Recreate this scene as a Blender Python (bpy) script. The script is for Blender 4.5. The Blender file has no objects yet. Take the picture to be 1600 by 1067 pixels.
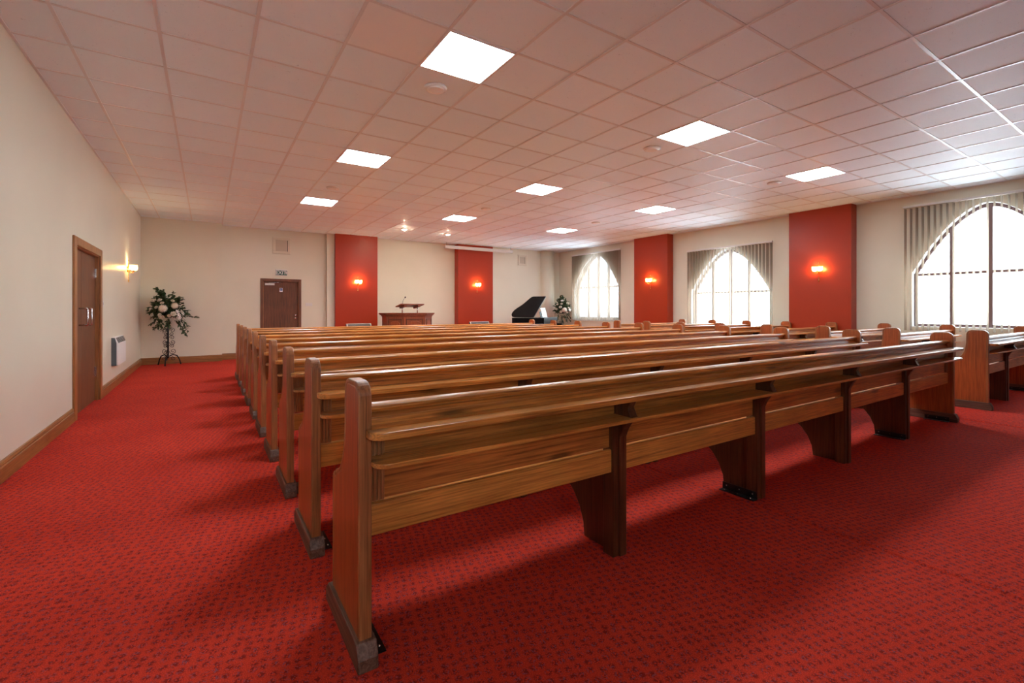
import bpy, bmesh, math, random
from mathutils import Vector, Matrix
random.seed(7)
PI = math.pi
SC = bpy.context.scene
COL = SC.collection

# ------------------------------------------------------------------ camera
H = 3.305                      # ceiling height
cam_data = bpy.data.cameras.new('camera')
cam_data.sensor_width = 36.0
cam_data.lens = 724.0 / 1600.0 * 36.0
cam_data.shift_x = (800.0 - 789.0) / 1600.0
cam_data.shift_y = -(533.5 - 483.3) / 1600.0
cam_data.clip_start = 0.05
cam = bpy.data.objects.new('camera', cam_data)
cam.location = (0, 0, 1.24)
cam.rotation_euler = (PI / 2, 0, -0.571)
COL.objects.link(cam)
SC.camera = cam

# ------------------------------------------------------------------ exposure
SC.view_settings.view_transform = 'Standard'
SC.view_settings.look = 'None'
SC.view_settings.gamma = 1.0
SC.view_settings.use_curve_mapping = False
SC.view_settings.exposure = 1.0
PANEL_E = 24.0                  # strength of the LED ceiling panels
SKY_E = 9.0                    # overcast sky outside

# ------------------------------------------------------------------ world: bright overcast sky
world = bpy.data.worlds.new('overcast_sky')
SC.world = world
world.use_nodes = True
wn, wl = world.node_tree.nodes, world.node_tree.links
wn.clear()
wo = wn.new('ShaderNodeOutputWorld')
wb = wn.new('ShaderNodeBackground')
wt = wn.new('ShaderNodeTexCoord')
ws = wn.new('ShaderNodeSeparateXYZ')
wr = wn.new('ShaderNodeValToRGB')
wr.color_ramp.elements[0].position = 0.30
wr.color_ramp.elements[0].color = (0.86, 0.96, 1.06, 1)
wr.color_ramp.elements[1].position = 0.47
wr.color_ramp.elements[1].color = (0.78, 0.90, 1.0, 1)
wm = wn.new('ShaderNodeMapRange')
wm.inputs['From Min'].default_value = -1
wm.inputs['From Max'].default_value = 1
wl.new(wt.outputs['Generated'], ws.inputs[0])
wl.new(ws.outputs['Z'], wm.inputs['Value'])
wl.new(wm.outputs[0], wr.inputs[0])
wl.new(wr.outputs[0], wb.inputs['Color'])
wb.inputs['Strength'].default_value = SKY_E
wl.new(wb.outputs[0], wo.inputs[0])

# ------------------------------------------------------------------ materials
def mat(name, color=(0.8, 0.8, 0.8), rough=0.5, metal=0.0, emit=None, estr=0.0, spec=None, coat=0.0):
    m = bpy.data.materials.new(name)
    m.use_nodes = True
    b = m.node_tree.nodes['Principled BSDF']
    b.inputs['Base Color'].default_value = (*color, 1)
    b.inputs['Roughness'].default_value = rough
    b.inputs['Metallic'].default_value = metal
    if spec is not None: b.inputs['Specular IOR Level'].default_value = spec
    if coat: b.inputs['Coat Weight'].default_value = coat
    if emit:
        b.inputs['Emission Color'].default_value = (*emit, 1)
        b.inputs['Emission Strength'].default_value = estr
    return m

def nodes(m):
    return m.node_tree.nodes, m.node_tree.links, m.node_tree.nodes['Principled BSDF']

def ramp(n, stops):
    r = n.new('ShaderNodeValToRGB')
    e = r.color_ramp.elements
    e[0].position, e[0].color = stops[0][0], (*stops[0][1], 1)
    e[1].position, e[1].color = stops[-1][0], (*stops[-1][1], 1)
    for p, c in stops[1:-1]:
        x = e.new(p); x.color = (*c, 1)
    return r

def wood(name, axis, dark, mid, light, rough=0.36, coat=0.12, vary=0.25, knots=True):
    """varnished wood, grain running along axis (0 x, 1 y, 2 z) of the object's own space"""
    m = mat(name, mid, rough)
    n, l, b = nodes(m)
    tc = n.new('ShaderNodeTexCoord'); oi = n.new('ShaderNodeObjectInfo')
    add = n.new('ShaderNodeVectorMath'); add.operation = 'ADD'
    sc = n.new('ShaderNodeVectorMath'); sc.operation = 'SCALE'
    comb = n.new('ShaderNodeCombineXYZ')
    for i in range(3): l.new(oi.outputs['Random'], comb.inputs[i])
    l.new(comb.outputs[0], sc.inputs[0]); sc.inputs['Scale'].default_value = 37.0
    l.new(tc.outputs['Object'], add.inputs[0]); l.new(sc.outputs[0], add.inputs[1])
    mp = n.new('ShaderNodeMapping')
    s = [36.0, 36.0, 36.0]; s[axis] = 0.9
    mp.inputs['Scale'].default_value = s
    l.new(add.outputs[0], mp.inputs[0])
    nz = n.new('ShaderNodeTexNoise'); nz.inputs['Scale'].default_value = 1.6
    nz.inputs['Detail'].default_value = 9; nz.inputs['Roughness'].default_value = 0.68
    nz.inputs['Distortion'].default_value = 0.9
    l.new(mp.outputs[0], nz.inputs['Vector'])
    rp = ramp(n, [(0.30, dark), (0.47, mid), (0.70, light)])
    l.new(nz.outputs['Fac'], rp.inputs[0])
    # fine pores
    mp2 = n.new('ShaderNodeMapping'); s2 = [150.0] * 3; s2[axis] = 5.0
    mp2.inputs['Scale'].default_value = s2
    l.new(add.outputs[0], mp2.inputs[0])
    n2 = n.new('ShaderNodeTexNoise'); n2.inputs['Scale'].default_value = 1.0; n2.inputs['Detail'].default_value = 3
    l.new(mp2.outputs[0], n2.inputs['Vector'])
    mr = n.new('ShaderNodeMapRange'); mr.inputs['From Min'].default_value = 0.35; mr.inputs['From Max'].default_value = 0.6
    mr.inputs['To Min'].default_value = 0.72; mr.inputs['To Max'].default_value = 1.06
    l.new(n2.outputs['Fac'], mr.inputs['Value'])
    mx = n.new('ShaderNodeMix'); mx.data_type = 'RGBA'; mx.blend_type = 'MULTIPLY'
    mx.inputs[0].default_value = 1.0
    l.new(rp.outputs[0], mx.inputs[6]); l.new(mr.outputs[0], mx.inputs[7])
    # broad wear / tone patches
    n3 = n.new('ShaderNodeTexNoise'); n3.inputs['Scale'].default_value = 2.2; n3.inputs['Detail'].default_value = 4
    l.new(add.outputs[0], n3.inputs['Vector'])
    mr3 = n.new('ShaderNodeMapRange'); mr3.inputs['From Min'].default_value = 0.3; mr3.inputs['From Max'].default_value = 0.7
    mr3.inputs['To Min'].default_value = 1 - vary; mr3.inputs['To Max'].default_value = 1 + vary
    l.new(n3.outputs['Fac'], mr3.inputs['Value'])
    mx3 = n.new('ShaderNodeMix'); mx3.data_type = 'RGBA'; mx3.blend_type = 'MULTIPLY'; mx3.inputs[0].default_value = 1.0
    l.new(mx.outputs[2], mx3.inputs[6]); l.new(mr3.outputs[0], mx3.inputs[7])
    out = mx3.outputs[2]
    if knots:
        mpk = n.new('ShaderNodeMapping'); sk = [9.0] * 3; sk[axis] = 2.4
        mpk.inputs['Scale'].default_value = sk
        l.new(add.outputs[0], mpk.inputs[0])
        vk = n.new('ShaderNodeTexVoronoi'); vk.inputs['Scale'].default_value = 0.55
        l.new(mpk.outputs[0], vk.inputs['Vector'])
        mk = n.new('ShaderNodeMapRange'); mk.inputs['From Min'].default_value = 0.05; mk.inputs['From Max'].default_value = 0.13
        mk.inputs['To Min'].default_value = 0.35; mk.inputs['To Max'].default_value = 1.0
        l.new(vk.outputs['Distance'], mk.inputs['Value'])
        mxk = n.new('ShaderNodeMix'); mxk.data_type = 'RGBA'; mxk.blend_type = 'MULTIPLY'; mxk.inputs[0].default_value = 1.0
        l.new(out, mxk.inputs[6]); l.new(mk.outputs[0], mxk.inputs[7])
        out = mxk.outputs[2]
    l.new(out, b.inputs['Base Color'])
    b.inputs['Coat Weight'].default_value = coat
    b.inputs['Coat Roughness'].default_value = 0.22
    bp = n.new('ShaderNodeBump'); bp.inputs['Strength'].default_value = 0.12; bp.inputs['Distance'].default_value = 0.002
    l.new(n2.outputs['Fac'], bp.inputs['Height']); l.new(bp.outputs[0], b.inputs['Normal'])
    return m

PINE_D, PINE_M, PINE_L = (0.16, 0.042, 0.010), (0.50, 0.160, 0.033), (0.68, 0.250, 0.054)
W_X = wood('varnished_pine_lengthwise', 0, PINE_D, PINE_M, PINE_L)
W_SHELF = wood('varnished_pine_shelf', 0, (0.26, 0.080, 0.018), (0.60, 0.225, 0.046), (0.72, 0.31, 0.070), rough=0.30, coat=0.25)
W_Z = wood('stained_pine_upright', 2, (0.22, 0.046, 0.012), (0.40, 0.090, 0.020), (0.48, 0.125, 0.030), vary=0.14, knots=False)
W_EDGE = wood('worn_pine_edge', 2, (0.16, 0.052, 0.018), (0.36, 0.125, 0.040), (0.46, 0.18, 0.065), knots=False)
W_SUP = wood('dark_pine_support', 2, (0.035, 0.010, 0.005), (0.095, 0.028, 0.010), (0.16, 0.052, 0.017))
W_FOOT = wood('scuffed_pine_foot', 1, (0.05, 0.024, 0.016), (0.13, 0.058, 0.034), (0.24, 0.14, 0.10), rough=0.5, coat=0.0, knots=False)
W_TRIM = wood('skirting_oak', 1, (0.15, 0.052, 0.014), (0.30, 0.115, 0.030), (0.42, 0.18, 0.055), vary=0.12, knots=False)
W_TRIMX = wood('skirting_oak_crosswise', 0, (0.15, 0.052, 0.014), (0.30, 0.115, 0.030), (0.42, 0.18, 0.055), vary=0.12, knots=False)
W_FRAME = wood('door_frame_wood', 2, (0.20, 0.070, 0.018), (0.38, 0.145, 0.038), (0.46, 0.20, 0.06), vary=0.12, knots=False)
W_DOOR = wood('door_veneer', 2, (0.085, 0.026, 0.010), (0.165, 0.056, 0.020), (0.22, 0.085, 0.032), vary=0.16, knots=False, rough=0.5, coat=0.0)
W_DOORD = wood('dark_door_veneer', 2, (0.075, 0.024, 0.009), (0.15, 0.050, 0.018), (0.21, 0.076, 0.028), vary=0.2, knots=False, rough=0.55, coat=0.0)
W_PULP = wood('pulpit_mahogany', 2, (0.12, 0.026, 0.008), (0.24, 0.055, 0.016), (0.36, 0.095, 0.03), vary=0.1, knots=False)

def paint(name, color, rough=0.5, spec=0.4):
    m = mat(name, color, rough, spec=spec)
    n, l, b = nodes(m)
    tc = n.new('ShaderNodeTexCoord')
    nz = n.new('ShaderNodeTexNoise'); nz.inputs['Scale'].default_value = 0.7; nz.inputs['Detail'].default_value = 3
    l.new(tc.outputs['Object'], nz.inputs['Vector'])
    c = Vector(color)
    rp = ramp(n, [(0.3, tuple(c * 0.95)), (0.7, tuple(c * 1.04))])
    l.new(nz.outputs['Fac'], rp.inputs[0]); l.new(rp.outputs[0], b.inputs['Base Color'])
    n2 = n.new('ShaderNodeTexNoise'); n2.inputs['Scale'].default_value = 90; n2.inputs['Detail'].default_value = 2
    l.new(tc.outputs['Object'], n2.inputs['Vector'])
    bp = n.new('ShaderNodeBump'); bp.inputs['Strength'].default_value = 0.06; bp.inputs['Distance'].default_value = 0.002
    l.new(n2.outputs['Fac'], bp.inputs['Height']); l.new(bp.outputs[0], b.inputs['Normal'])
    return m

M_WALL = paint('cream_paint', (0.77, 0.715, 0.575), 0.34)
M_RED = paint('terracotta_paint', (0.40, 0.034, 0.007), 0.36)
M_WHITE = mat('white_plastic', (0.75, 0.72, 0.68), 0.35)
M_REVEAL = paint('white_reveal_paint', (0.78, 0.80, 0.80), 0.45)
M_GREY = mat('dark_grey_metal', (0.10, 0.12, 0.13), 0.4)
M_STEEL = mat('brushed_steel', (0.72, 0.72, 0.72), 0.25, 1.0)
M_BRASS = mat('polished_brass', (0.75, 0.47, 0.17), 0.22, 1.0)
M_BLACK = mat('black_lacquer', (0.004, 0.004, 0.005), 0.3, spec=0.08)
M_BLKM = mat('black_painted_metal', (0.008, 0.008, 0.009), 0.35)
M_IRON = mat('wrought_iron', (0.015, 0.012, 0.011), 0.45, 0.4)
M_FRAME = mat('mauve_window_frame', (0.155, 0.085, 0.082), 0.4)
M_PAPER = mat('white_paper', (0.85, 0.86, 0.88), 0.7)
M_PANEL = mat('led_diffuser', (0.9, 0.9, 0.9), 0.5, emit=(0.84, 0.94, 1.0), estr=PANEL_E)
M_PFRAME = mat('white_panel_frame', (0.85, 0.84, 0.82), 0.3)
M_BULB = mat('warm_bulb', (0.9, 0.8, 0.6), 0.4, emit=(1.0, 0.74, 0.42), estr=260.0)
M_SPOT = mat('warm_spot_lamp', (0.9, 0.8, 0.6), 0.4, emit=(1.0, 0.82, 0.55), estr=420.0)
M_GREEN = mat('exit_green', (0.010, 0.085, 0.050), 0.4)
M_BLUE = mat('notice_blue', (0.03, 0.09, 0.30), 0.5)
M_GRILLE = mat('dark_grille', (0.03, 0.028, 0.026), 0.6)

def glassmat():
    m = bpy.data.materials.new('window_glass'); m.use_nodes = True
    n, l = m.node_tree.nodes, m.node_tree.links
    n.clear()
    o = n.new('ShaderNodeOutputMaterial'); t = n.new('ShaderNodeBsdfTransparent'); g = n.new('ShaderNodeBsdfGlossy')
    t.inputs[0].default_value = (0.97, 0.99, 0.985, 1); g.inputs['Roughness'].default_value = 0.02
    mx = n.new('ShaderNodeMixShader'); mx.inputs[0].default_value = 0.06
    l.new(t.outputs[0], mx.inputs[1]); l.new(g.outputs[0], mx.inputs[2]); l.new(mx.outputs[0], o.inputs[0])
    return m
M_GLASS = glassmat()

def shademat():
    m = bpy.data.materials.new('amber_shade_glass'); m.use_nodes = True
    n, l = m.node_tree.nodes, m.node_tree.links
    n.clear()
    o = n.new('ShaderNodeOutputMaterial'); t = n.new('ShaderNodeBsdfTransparent'); g = n.new('ShaderNodeBsdfTranslucent')
    t.inputs[0].default_value = (1.0, 0.88, 0.62, 1); g.inputs[0].default_value = (0.95, 0.75, 0.40, 1)
    mx = n.new('ShaderNodeMixShader'); mx.inputs[0].default_value = 0.35
    l.new(t.outputs[0], mx.inputs[1]); l.new(g.outputs[0], mx.inputs[2]); l.new(mx.outputs[0], o.inputs[0])
    return m
M_SHADE = shademat()

def fabricmat():
    m = bpy.data.materials.new('blind_fabric'); m.use_nodes = True
    n, l = m.node_tree.nodes, m.node_tree.links
    n.clear()
    o = n.new('ShaderNodeOutputMaterial'); d = n.new('ShaderNodeBsdfDiffuse'); t = n.new('ShaderNodeBsdfTranslucent')
    tc = n.new('ShaderNodeTexCoord'); mp = n.new('ShaderNodeMapping'); mp.inputs['Scale'].default_value = (60, 60, 6)
    nz = n.new('ShaderNodeTexNoise'); nz.inputs['Scale'].default_value = 3; nz.inputs['Detail'].default_value = 3
    l.new(tc.outputs['Object'], mp.inputs[0]); l.new(mp.outputs[0], nz.inputs['Vector'])
    rp = ramp(n, [(0.3, (0.35, 0.26, 0.185)), (0.7, (0.42, 0.32, 0.23))])
    l.new(nz.outputs['Fac'], rp.inputs[0]); l.new(rp.outputs[0], d.inputs[0])
    t.inputs[0].default_value = (0.66, 0.58, 0.48, 1)
    mx = n.new('ShaderNodeMixShader'); mx.inputs[0].default_value = 0.50
    l.new(d.outputs[0], mx.inputs[1]); l.new(t.outputs[0], mx.inputs[2])
    tr = n.new('ShaderNodeBsdfTransparent'); tr.inputs[0].default_value = (0.97, 0.98, 1.0, 1)
    m2 = n.new('ShaderNodeMixShader'); m2.inputs[0].default_value = 0.36
    l.new(mx.outputs[0], m2.inputs[1]); l.new(tr.outputs[0], m2.inputs[2]); l.new(m2.outputs[0], o.inputs[0])
    return m
M_FABRIC = fabricmat()

def carpetmat():
    m = mat('red_patterned_carpet', (0.4, 0.02, 0.012), 0.95, spec=0.1)
    n, l, b = nodes(m)
    tc = n.new('ShaderNodeTexCoord')
    mp = n.new('ShaderNodeMapping'); mp.inputs['Rotation'].default_value = (0, 0, 0.25)
    mp.inputs['Scale'].default_value = (27, 27, 0.001)
    l.new(tc.outputs['Object'], mp.inputs[0])
    v = n.new('ShaderNodeTexVoronoi'); v.inputs['Scale'].default_value = 1.0; v.inputs['Randomness'].default_value = 0.38
    v.voronoi_dimensions = '2D'
    l.new(mp.outputs[0], v.inputs['Vector'])
    fleck = n.new('ShaderNodeTexVoronoi'); fleck.voronoi_dimensions = '2D'
    fleck.inputs['Scale'].default_value = 215.0
    l.new(tc.outputs['Object'], fleck.inputs['Vector'])
    a = n.new('ShaderNodeMapRange'); a.inputs['From Min'].default_value = 0.22; a.inputs['From Max'].default_value = 0.52
    a.inputs['To Min'].default_value = 1.0; a.inputs['To Max'].default_value = 0.0
    l.new(v.outputs['Distance'], a.inputs['Value'])
    c = n.new('ShaderNodeSeparateColor'); l.new(fleck.outputs['Color'], c.inputs[0])
    th = n.new('ShaderNodeMath'); th.operation = 'GREATER_THAN'; th.inputs[1].default_value = 0.30
    l.new(c.outputs['Red'], th.inputs[0])
    ml = n.new('ShaderNodeMath'); ml.operation = 'MULTIPLY'
    l.new(a.outputs[0], ml.inputs[0]); l.new(th.outputs[0], ml.inputs[1])
    # dark or greyish-blue fleck
    dk = n.new('ShaderNodeMix'); dk.data_type = 'RGBA'
    th2 = n.new('ShaderNodeMath'); th2.operation = 'GREATER_THAN'; th2.inputs[1].default_value = 0.72
    l.new(c.outputs['Green'], th2.inputs[0]); l.new(th2.outputs[0], dk.inputs[0])
    dk.inputs[6].default_value = (0.06, 0.008, 0.014, 1); dk.inputs[7].default_value = (0.15, 0.07, 0.11, 1)
    # red ground with soft wear clouds
    nz = n.new('ShaderNodeTexNoise'); nz.inputs['Scale'].default_value = 1.3; nz.inputs['Detail'].default_value = 5
    l.new(tc.outputs['Object'], nz.inputs['Vector'])
    rp = ramp(n, [(0.3, (0.58, 0.038, 0.018)), (0.7, (0.68, 0.052, 0.025))])
    l.new(nz.outputs['Fac'], rp.inputs[0])
    fine = n.new('ShaderNodeTexNoise'); fine.inputs['Scale'].default_value = 260; fine.inputs['Detail'].default_value = 2
    l.new(tc.outputs['Object'], fine.inputs['Vector'])
    fr = n.new('ShaderNodeMapRange'); fr.inputs['From Min'].default_value = 0.3; fr.inputs['From Max'].default_value = 0.7
    fr.inputs['To Min'].default_value = 0.7; fr.inputs['To Max'].default_value = 1.25
    l.new(fine.outputs['Fac'], fr.inputs['Value'])
    g = n.new('ShaderNodeMix'); g.data_type = 'RGBA'; g.blend_type = 'MULTIPLY'; g.inputs[0].default_value = 1
    l.new(rp.outputs[0], g.inputs[6]); l.new(fr.outputs[0], g.inputs[7])
    mx = n.new('ShaderNodeMix'); mx.data_type = 'RGBA'
    k = n.new('ShaderNodeMath'); k.operation = 'MULTIPLY'; k.inputs[1].default_value = 0.66
    l.new(ml.outputs[0], k.inputs[0]); l.new(k.outputs[0], mx.inputs[0])
    l.new(g.outputs[2], mx.inputs[6]); l.new(dk.outputs[2], mx.inputs[7])
    l.new(mx.outputs[2], b.inputs['Base Color'])
    b.inputs['Sheen Weight'].default_value = 0.0
    b.inputs['Sheen Roughness'].default_value = 0.5
    b.inputs['Sheen Tint'].default_value = (1, 0.45, 0.4, 1)
    bp = n.new('ShaderNodeBump'); bp.inputs['Strength'].default_value = 0.35; bp.inputs['Distance'].default_value = 0.004
    l.new(fine.outputs['Fac'], bp.inputs['Height']); l.new(bp.outputs[0], b.inputs['Normal'])
    return m
M_CARPET = carpetmat()

TX, TY, T = 1.50, 3.09, 0.6      # ceiling grid origin and module
def tilemat(name='ceiling_tile', smooth=False):
    m = mat(name, (0.72, 0.70, 0.69), 0.55, spec=0.35)
    n, l, b = nodes(m)
    tc = n.new('ShaderNodeTexCoord')
    if not smooth:
        vo = n.new('ShaderNodeTexVoronoi'); vo.inputs['Scale'].default_value = 62; vo.voronoi_dimensions = '2D'
        l.new(tc.outputs['Object'], vo.inputs['Vector'])
        nz = n.new('ShaderNodeTexNoise'); nz.inputs['Scale'].default_value = 24; nz.inputs['Detail'].default_value = 3
        l.new(tc.outputs['Object'], nz.inputs['Vector'])
        ad = n.new('ShaderNodeMath'); ad.operation = 'ADD'
        mm = n.new('ShaderNodeMath'); mm.operation = 'MULTIPLY'; mm.inputs[1].default_value = 1.1
        l.new(nz.outputs['Fac'], mm.inputs[0]); l.new(vo.outputs['Distance'], ad.inputs[0]); l.new(mm.outputs[0], ad.inputs[1])
        mr = n.new('ShaderNodeMapRange'); mr.inputs['From Min'].default_value = 0.40; mr.inputs['From Max'].default_value = 0.52
        mr.inputs['To Min'].default_value = 0.55; mr.inputs['To Max'].default_value = 1.0
        l.new(ad.outputs[0], mr.inputs['Value'])
        # a slightly different white for every tile
        sub = n.new('ShaderNodeVectorMath'); sub.operation = 'SUBTRACT'; sub.inputs[1].default_value = (TX, TY, 0)
        l.new(tc.outputs['Object'], sub.inputs[0])
        sn = n.new('ShaderNodeVectorMath'); sn.operation = 'SNAP'; sn.inputs[1].default_value = (T, T, 10)
        l.new(sub.outputs[0], sn.inputs[0])
        wn_ = n.new('ShaderNodeTexWhiteNoise'); wn_.noise_dimensions = '2D'
        l.new(sn.outputs[0], wn_.inputs['Vector'])
        mt = n.new('ShaderNodeMapRange'); mt.inputs['To Min'].default_value = 0.975; mt.inputs['To Max'].default_value = 1.02
        l.new(wn_.outputs['Value'], mt.inputs['Value'])
        k = n.new('ShaderNodeMath'); k.operation = 'MULTIPLY'
        l.new(mr.outputs[0], k.inputs[0]); l.new(mt.outputs[0], k.inputs[1])
        mx = n.new('ShaderNodeMix'); mx.data_type = 'RGBA'; mx.blend_type = 'MULTIPLY'; mx.inputs[0].default_value = 1
        mx.inputs[6].default_value = (0.85, 0.94, 1.0, 1); l.new(k.outputs[0], mx.inputs[7])
        l.new(mx.outputs[2], b.inputs['Base Color'])
        bp = n.new('ShaderNodeBump'); bp.inputs['Strength'].default_value = 0.3; bp.inputs['Distance'].default_value = 0.003
        l.new(mr.outputs[0], bp.inputs['Height']); l.new(bp.outputs[0], b.inputs['Normal'])
    return m
M_TILE = tilemat()
M_TILES = mat('smooth_ceiling_tile', (0.88, 0.88, 0.88), 0.45)
M_TEE = mat('ceiling_tee_bar', (0.74, 0.73, 0.74), 0.28, spec=0.6)

def leafmat(name, a, c):
    m = mat(name, a, 0.5)
    n, l, b = nodes(m)
    g = n.new('ShaderNodeNewGeometry')
    rp = ramp(n, [(0.0, a), (1.0, c)])
    l.new(g.outputs['Random Per Island'], rp.inputs[0]); l.new(rp.outputs[0], b.inputs['Base Color'])
    return m
M_LEAF = leafmat('green_leaves', (0.012, 0.038, 0.012), (0.085, 0.13, 0.045))
M_PETAL = leafmat('ivory_petals', (0.66, 0.56, 0.42), (0.86, 0.82, 0.74))
M_LILY = leafmat('white_lily_petals', (0.80, 0.76, 0.70), (0.92, 0.90, 0.86))
M_STEM = mat('plant_stem', (0.05, 0.07, 0.02), 0.6)

# ------------------------------------------------------------------ mesh builder
class MB:
    def __init__(self): self.v = []; self.f = []; self.m = []; self.s = []
    def add(self, vs, fs, mi=0, smooth=False, M=None):
        o = len(self.v)
        self.v += [tuple(M @ Vector(p)) if M else tuple(p) for p in vs]
        for f in fs:
            self.f.append(tuple(i + o for i in f)); self.m.append(mi); self.s.append(smooth)
        return self
    def box(self, x0, y0, z0, x1, y1, z1, mi=0, M=None):
        vs = [(x0, y0, z0), (x1, y0, z0), (x1, y1, z0), (x0, y1, z0), (x0, y0, z1), (x1, y0, z1), (x1, y1, z1), (x0, y1, z1)]
        return self.add(vs, [(0, 3, 2, 1), (4, 5, 6, 7), (0, 1, 5, 4), (1, 2, 6, 5), (2, 3, 7, 6), (3, 0, 4, 7)], mi, False, M)
    def prism(self, pts, a0, a1, axis='z', mi=0, M=None):
        """pts is a closed outline; axis z: (x,y); axis x: (y,z); axis y: (x,z)"""
        n = len(pts)
        def P(p, a):
            return {'z': (p[0], p[1], a), 'x': (a, p[0], p[1]), 'y': (p[0], a, p[1])}[axis]
        area = sum(pts[i][0] * pts[(i + 1) % n][1] - pts[(i + 1) % n][0] * pts[i][1] for i in range(n))
        if area < 0: pts = pts[::-1]
        vs = [P(p, a0) for p in pts] + [P(p, a1) for p in pts]
        flip = (axis == 'y')
        fs = [tuple(range(n))[::-1], tuple(range(n, 2 * n))]
        fs += [(i, (i + 1) % n, n + (i + 1) % n, n + i) for i in range(n)]
        if flip: fs = [f[::-1] for f in fs]
        return self.add(vs, fs, mi, False, M)
    def tube(self, pts, r, seg=8, mi=0, M=None, smooth=True, caps=True):
        pts = [Vector(p) for p in pts]
        rs = r if isinstance(r, (list, tuple)) else [r] * len(pts)
        vs, fs = [], []
        t0 = (pts[1] - pts[0]).normalized()
        up = Vector((0, 0, 1)) if abs(t0.z) < 0.9 else Vector((1, 0, 0))
        nrm = t0.cross(up).normalized()
        for i, p in enumerate(pts):
            t = (pts[min(i + 1, len(pts) - 1)] - pts[max(i - 1, 0)]).normalized()
            nrm = (nrm - t * nrm.dot(t))
            nrm = nrm.normalized() if nrm.length > 1e-6 else t.orthogonal().normalized()
            b = t.cross(nrm)
            for k in range(seg):
                a = 2 * PI * k / seg
                vs.append(p + (nrm * math.cos(a) + b * math.sin(a)) * rs[i])
        for i in range(len(pts) - 1):
            for k in range(seg):
                k2 = (k + 1) % seg
                fs.append((i * seg + k, i * seg + k2, (i + 1) * seg + k2, (i + 1) * seg + k))
        if caps:
            fs.append(tuple(range(seg))[::-1]); fs.append(tuple(range((len(pts) - 1) * seg, len(pts) * seg)))
        return self.add(vs, fs, mi, smooth, M)
    def lathe(self, prof, seg=16, mi=0, M=None, smooth=True):
        """prof: list of (radius, z), bottom to top"""
        vs, fs = [], []
        for r, z in prof:
            for k in range(seg):
                a = 2 * PI * k / seg
                vs.append((r * math.cos(a), r * math.sin(a), z))
        for i in range(len(prof) - 1):
            for k in range(seg):
                k2 = (k + 1) % seg
                fs.append((i * seg + k, i * seg + k2, (i + 1) * seg + k2, (i + 1) * seg + k))
        fs.append(tuple(range(seg))[::-1]); fs.append(tuple(range((len(prof) - 1) * seg, len(prof) * seg)))
        return self.add(vs, fs, mi, smooth, M)
    def sphere(self, c, r, seg=10, rings=7, mi=0, sc=(1, 1, 1)):
        prof = [(max(1e-4, r * math.sin(PI * i / rings)), -r * math.cos(PI * i / rings)) for i in range(rings + 1)]
        return self.lathe(prof, seg, mi, Matrix.Translation(c) @ Matrix.Diagonal((*sc, 1)))
    def build(self, name, mats, parent=None, bevel=0.0, seg=2, loc=None):
        me = bpy.data.meshes.new(name)
        me.from_pydata(self.v, [], self.f)
        for mm in (mats if isinstance(mats, (list, tuple)) else [mats]): me.materials.append(mm)
        me.polygons.foreach_set('material_index', self.m)
        me.polygons.foreach_set('use_smooth', self.s)
        me.update()
        o = bpy.data.objects.new(name, me)
        COL.objects.link(o)
        if parent is not None: o.parent = parent
        if loc: o.location = loc
        if bevel:
            b = o.modifiers.new('bevel', 'BEVEL'); b.width = bevel; b.segments = seg; b.limit_method = 'ANGLE'
            b.angle_limit = math.radians(40)
        return o

def tag(o, label=None, cat=None, group=None, kind=None):
    if label: o['label'] = label
    if cat: o['category'] = cat
    if group: o['group'] = group
    if kind: o['kind'] = kind
    return o
def thing(name, loc, rz, label, cat, group=None):
    o = bpy.data.objects.new(name, None); COL.objects.link(o)
    o.location = loc; o.rotation_euler = (0, 0, rz); o.empty_display_size = 0.1
    return tag(o, label, cat, group)
def struct(o): return tag(o, kind='structure')
def copy_tree(o, parent=None):
    c = o.copy(); COL.objects.link(c)
    if parent is not None: c.parent = parent
    for ch in list(o.children): copy_tree(ch, c)
    return c
def arc(cx, cy, r, a0, a1, n=6):
    return [(cx + r * math.cos(math.radians(a0 + (a1 - a0) * i / n)), cy + r * math.sin(math.radians(a0 + (a1 - a0) * i / n))) for i in range(n + 1)]

# ================================================================== THE ROOM
XL, XR, YB, YN = -1.25, 10.80, 13.35, -3.20      # left wall, window wall, front wall, wall behind the viewer
struct(MB().box(XL - 0.3, YN - 0.3, -0.12, XR + 0.4, YB + 0.3, 0.0).build('floor', M_CARPET))
struct(MB().box(XL - 0.3, YN - 0.3, H, XR + 0.4, YB + 0.3, H + 0.1).build('ceiling', M_TILE))
# suspended grid of white tee bars
g = MB()
i0 = math.ceil((XL - TX) / T); x = TX + i0 * T
while x < XR:
    g.box(x - 0.012, YN, H - 0.006, x + 0.012, YB, H + 0.002); x += T
y = TY + math.ceil((YN - TY) / T) * T
while y < YB:
    g.box(XL, y - 0.011, H - 0.0045, XR, y + 0.011, H + 0.002); y += T
g.box(XL, YN, H - 0.006, XL + 0.022, YB, H + 0.002)
g.box(XR - 0.022, YN, H - 0.006, XR, YB, H + 0.002)
struct(g.build('trim_1', M_TEE))

# left wall with the opening of door 1
D0, D1, DH = 6.98, 8.36, 1.99
w = MB()
w.box(XL - 0.25, YN - 0.3, 0, XL, D0, H); w.box(XL - 0.25, D1, 0, XL, YB + 0.3, H); w.box(XL - 0.25, D0, DH, XL, D1, H); w.box(XL - 0.25, D0, 0, XL - 0.21, D1, DH)
struct(w.build('wall_left', M_WALL))
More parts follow.
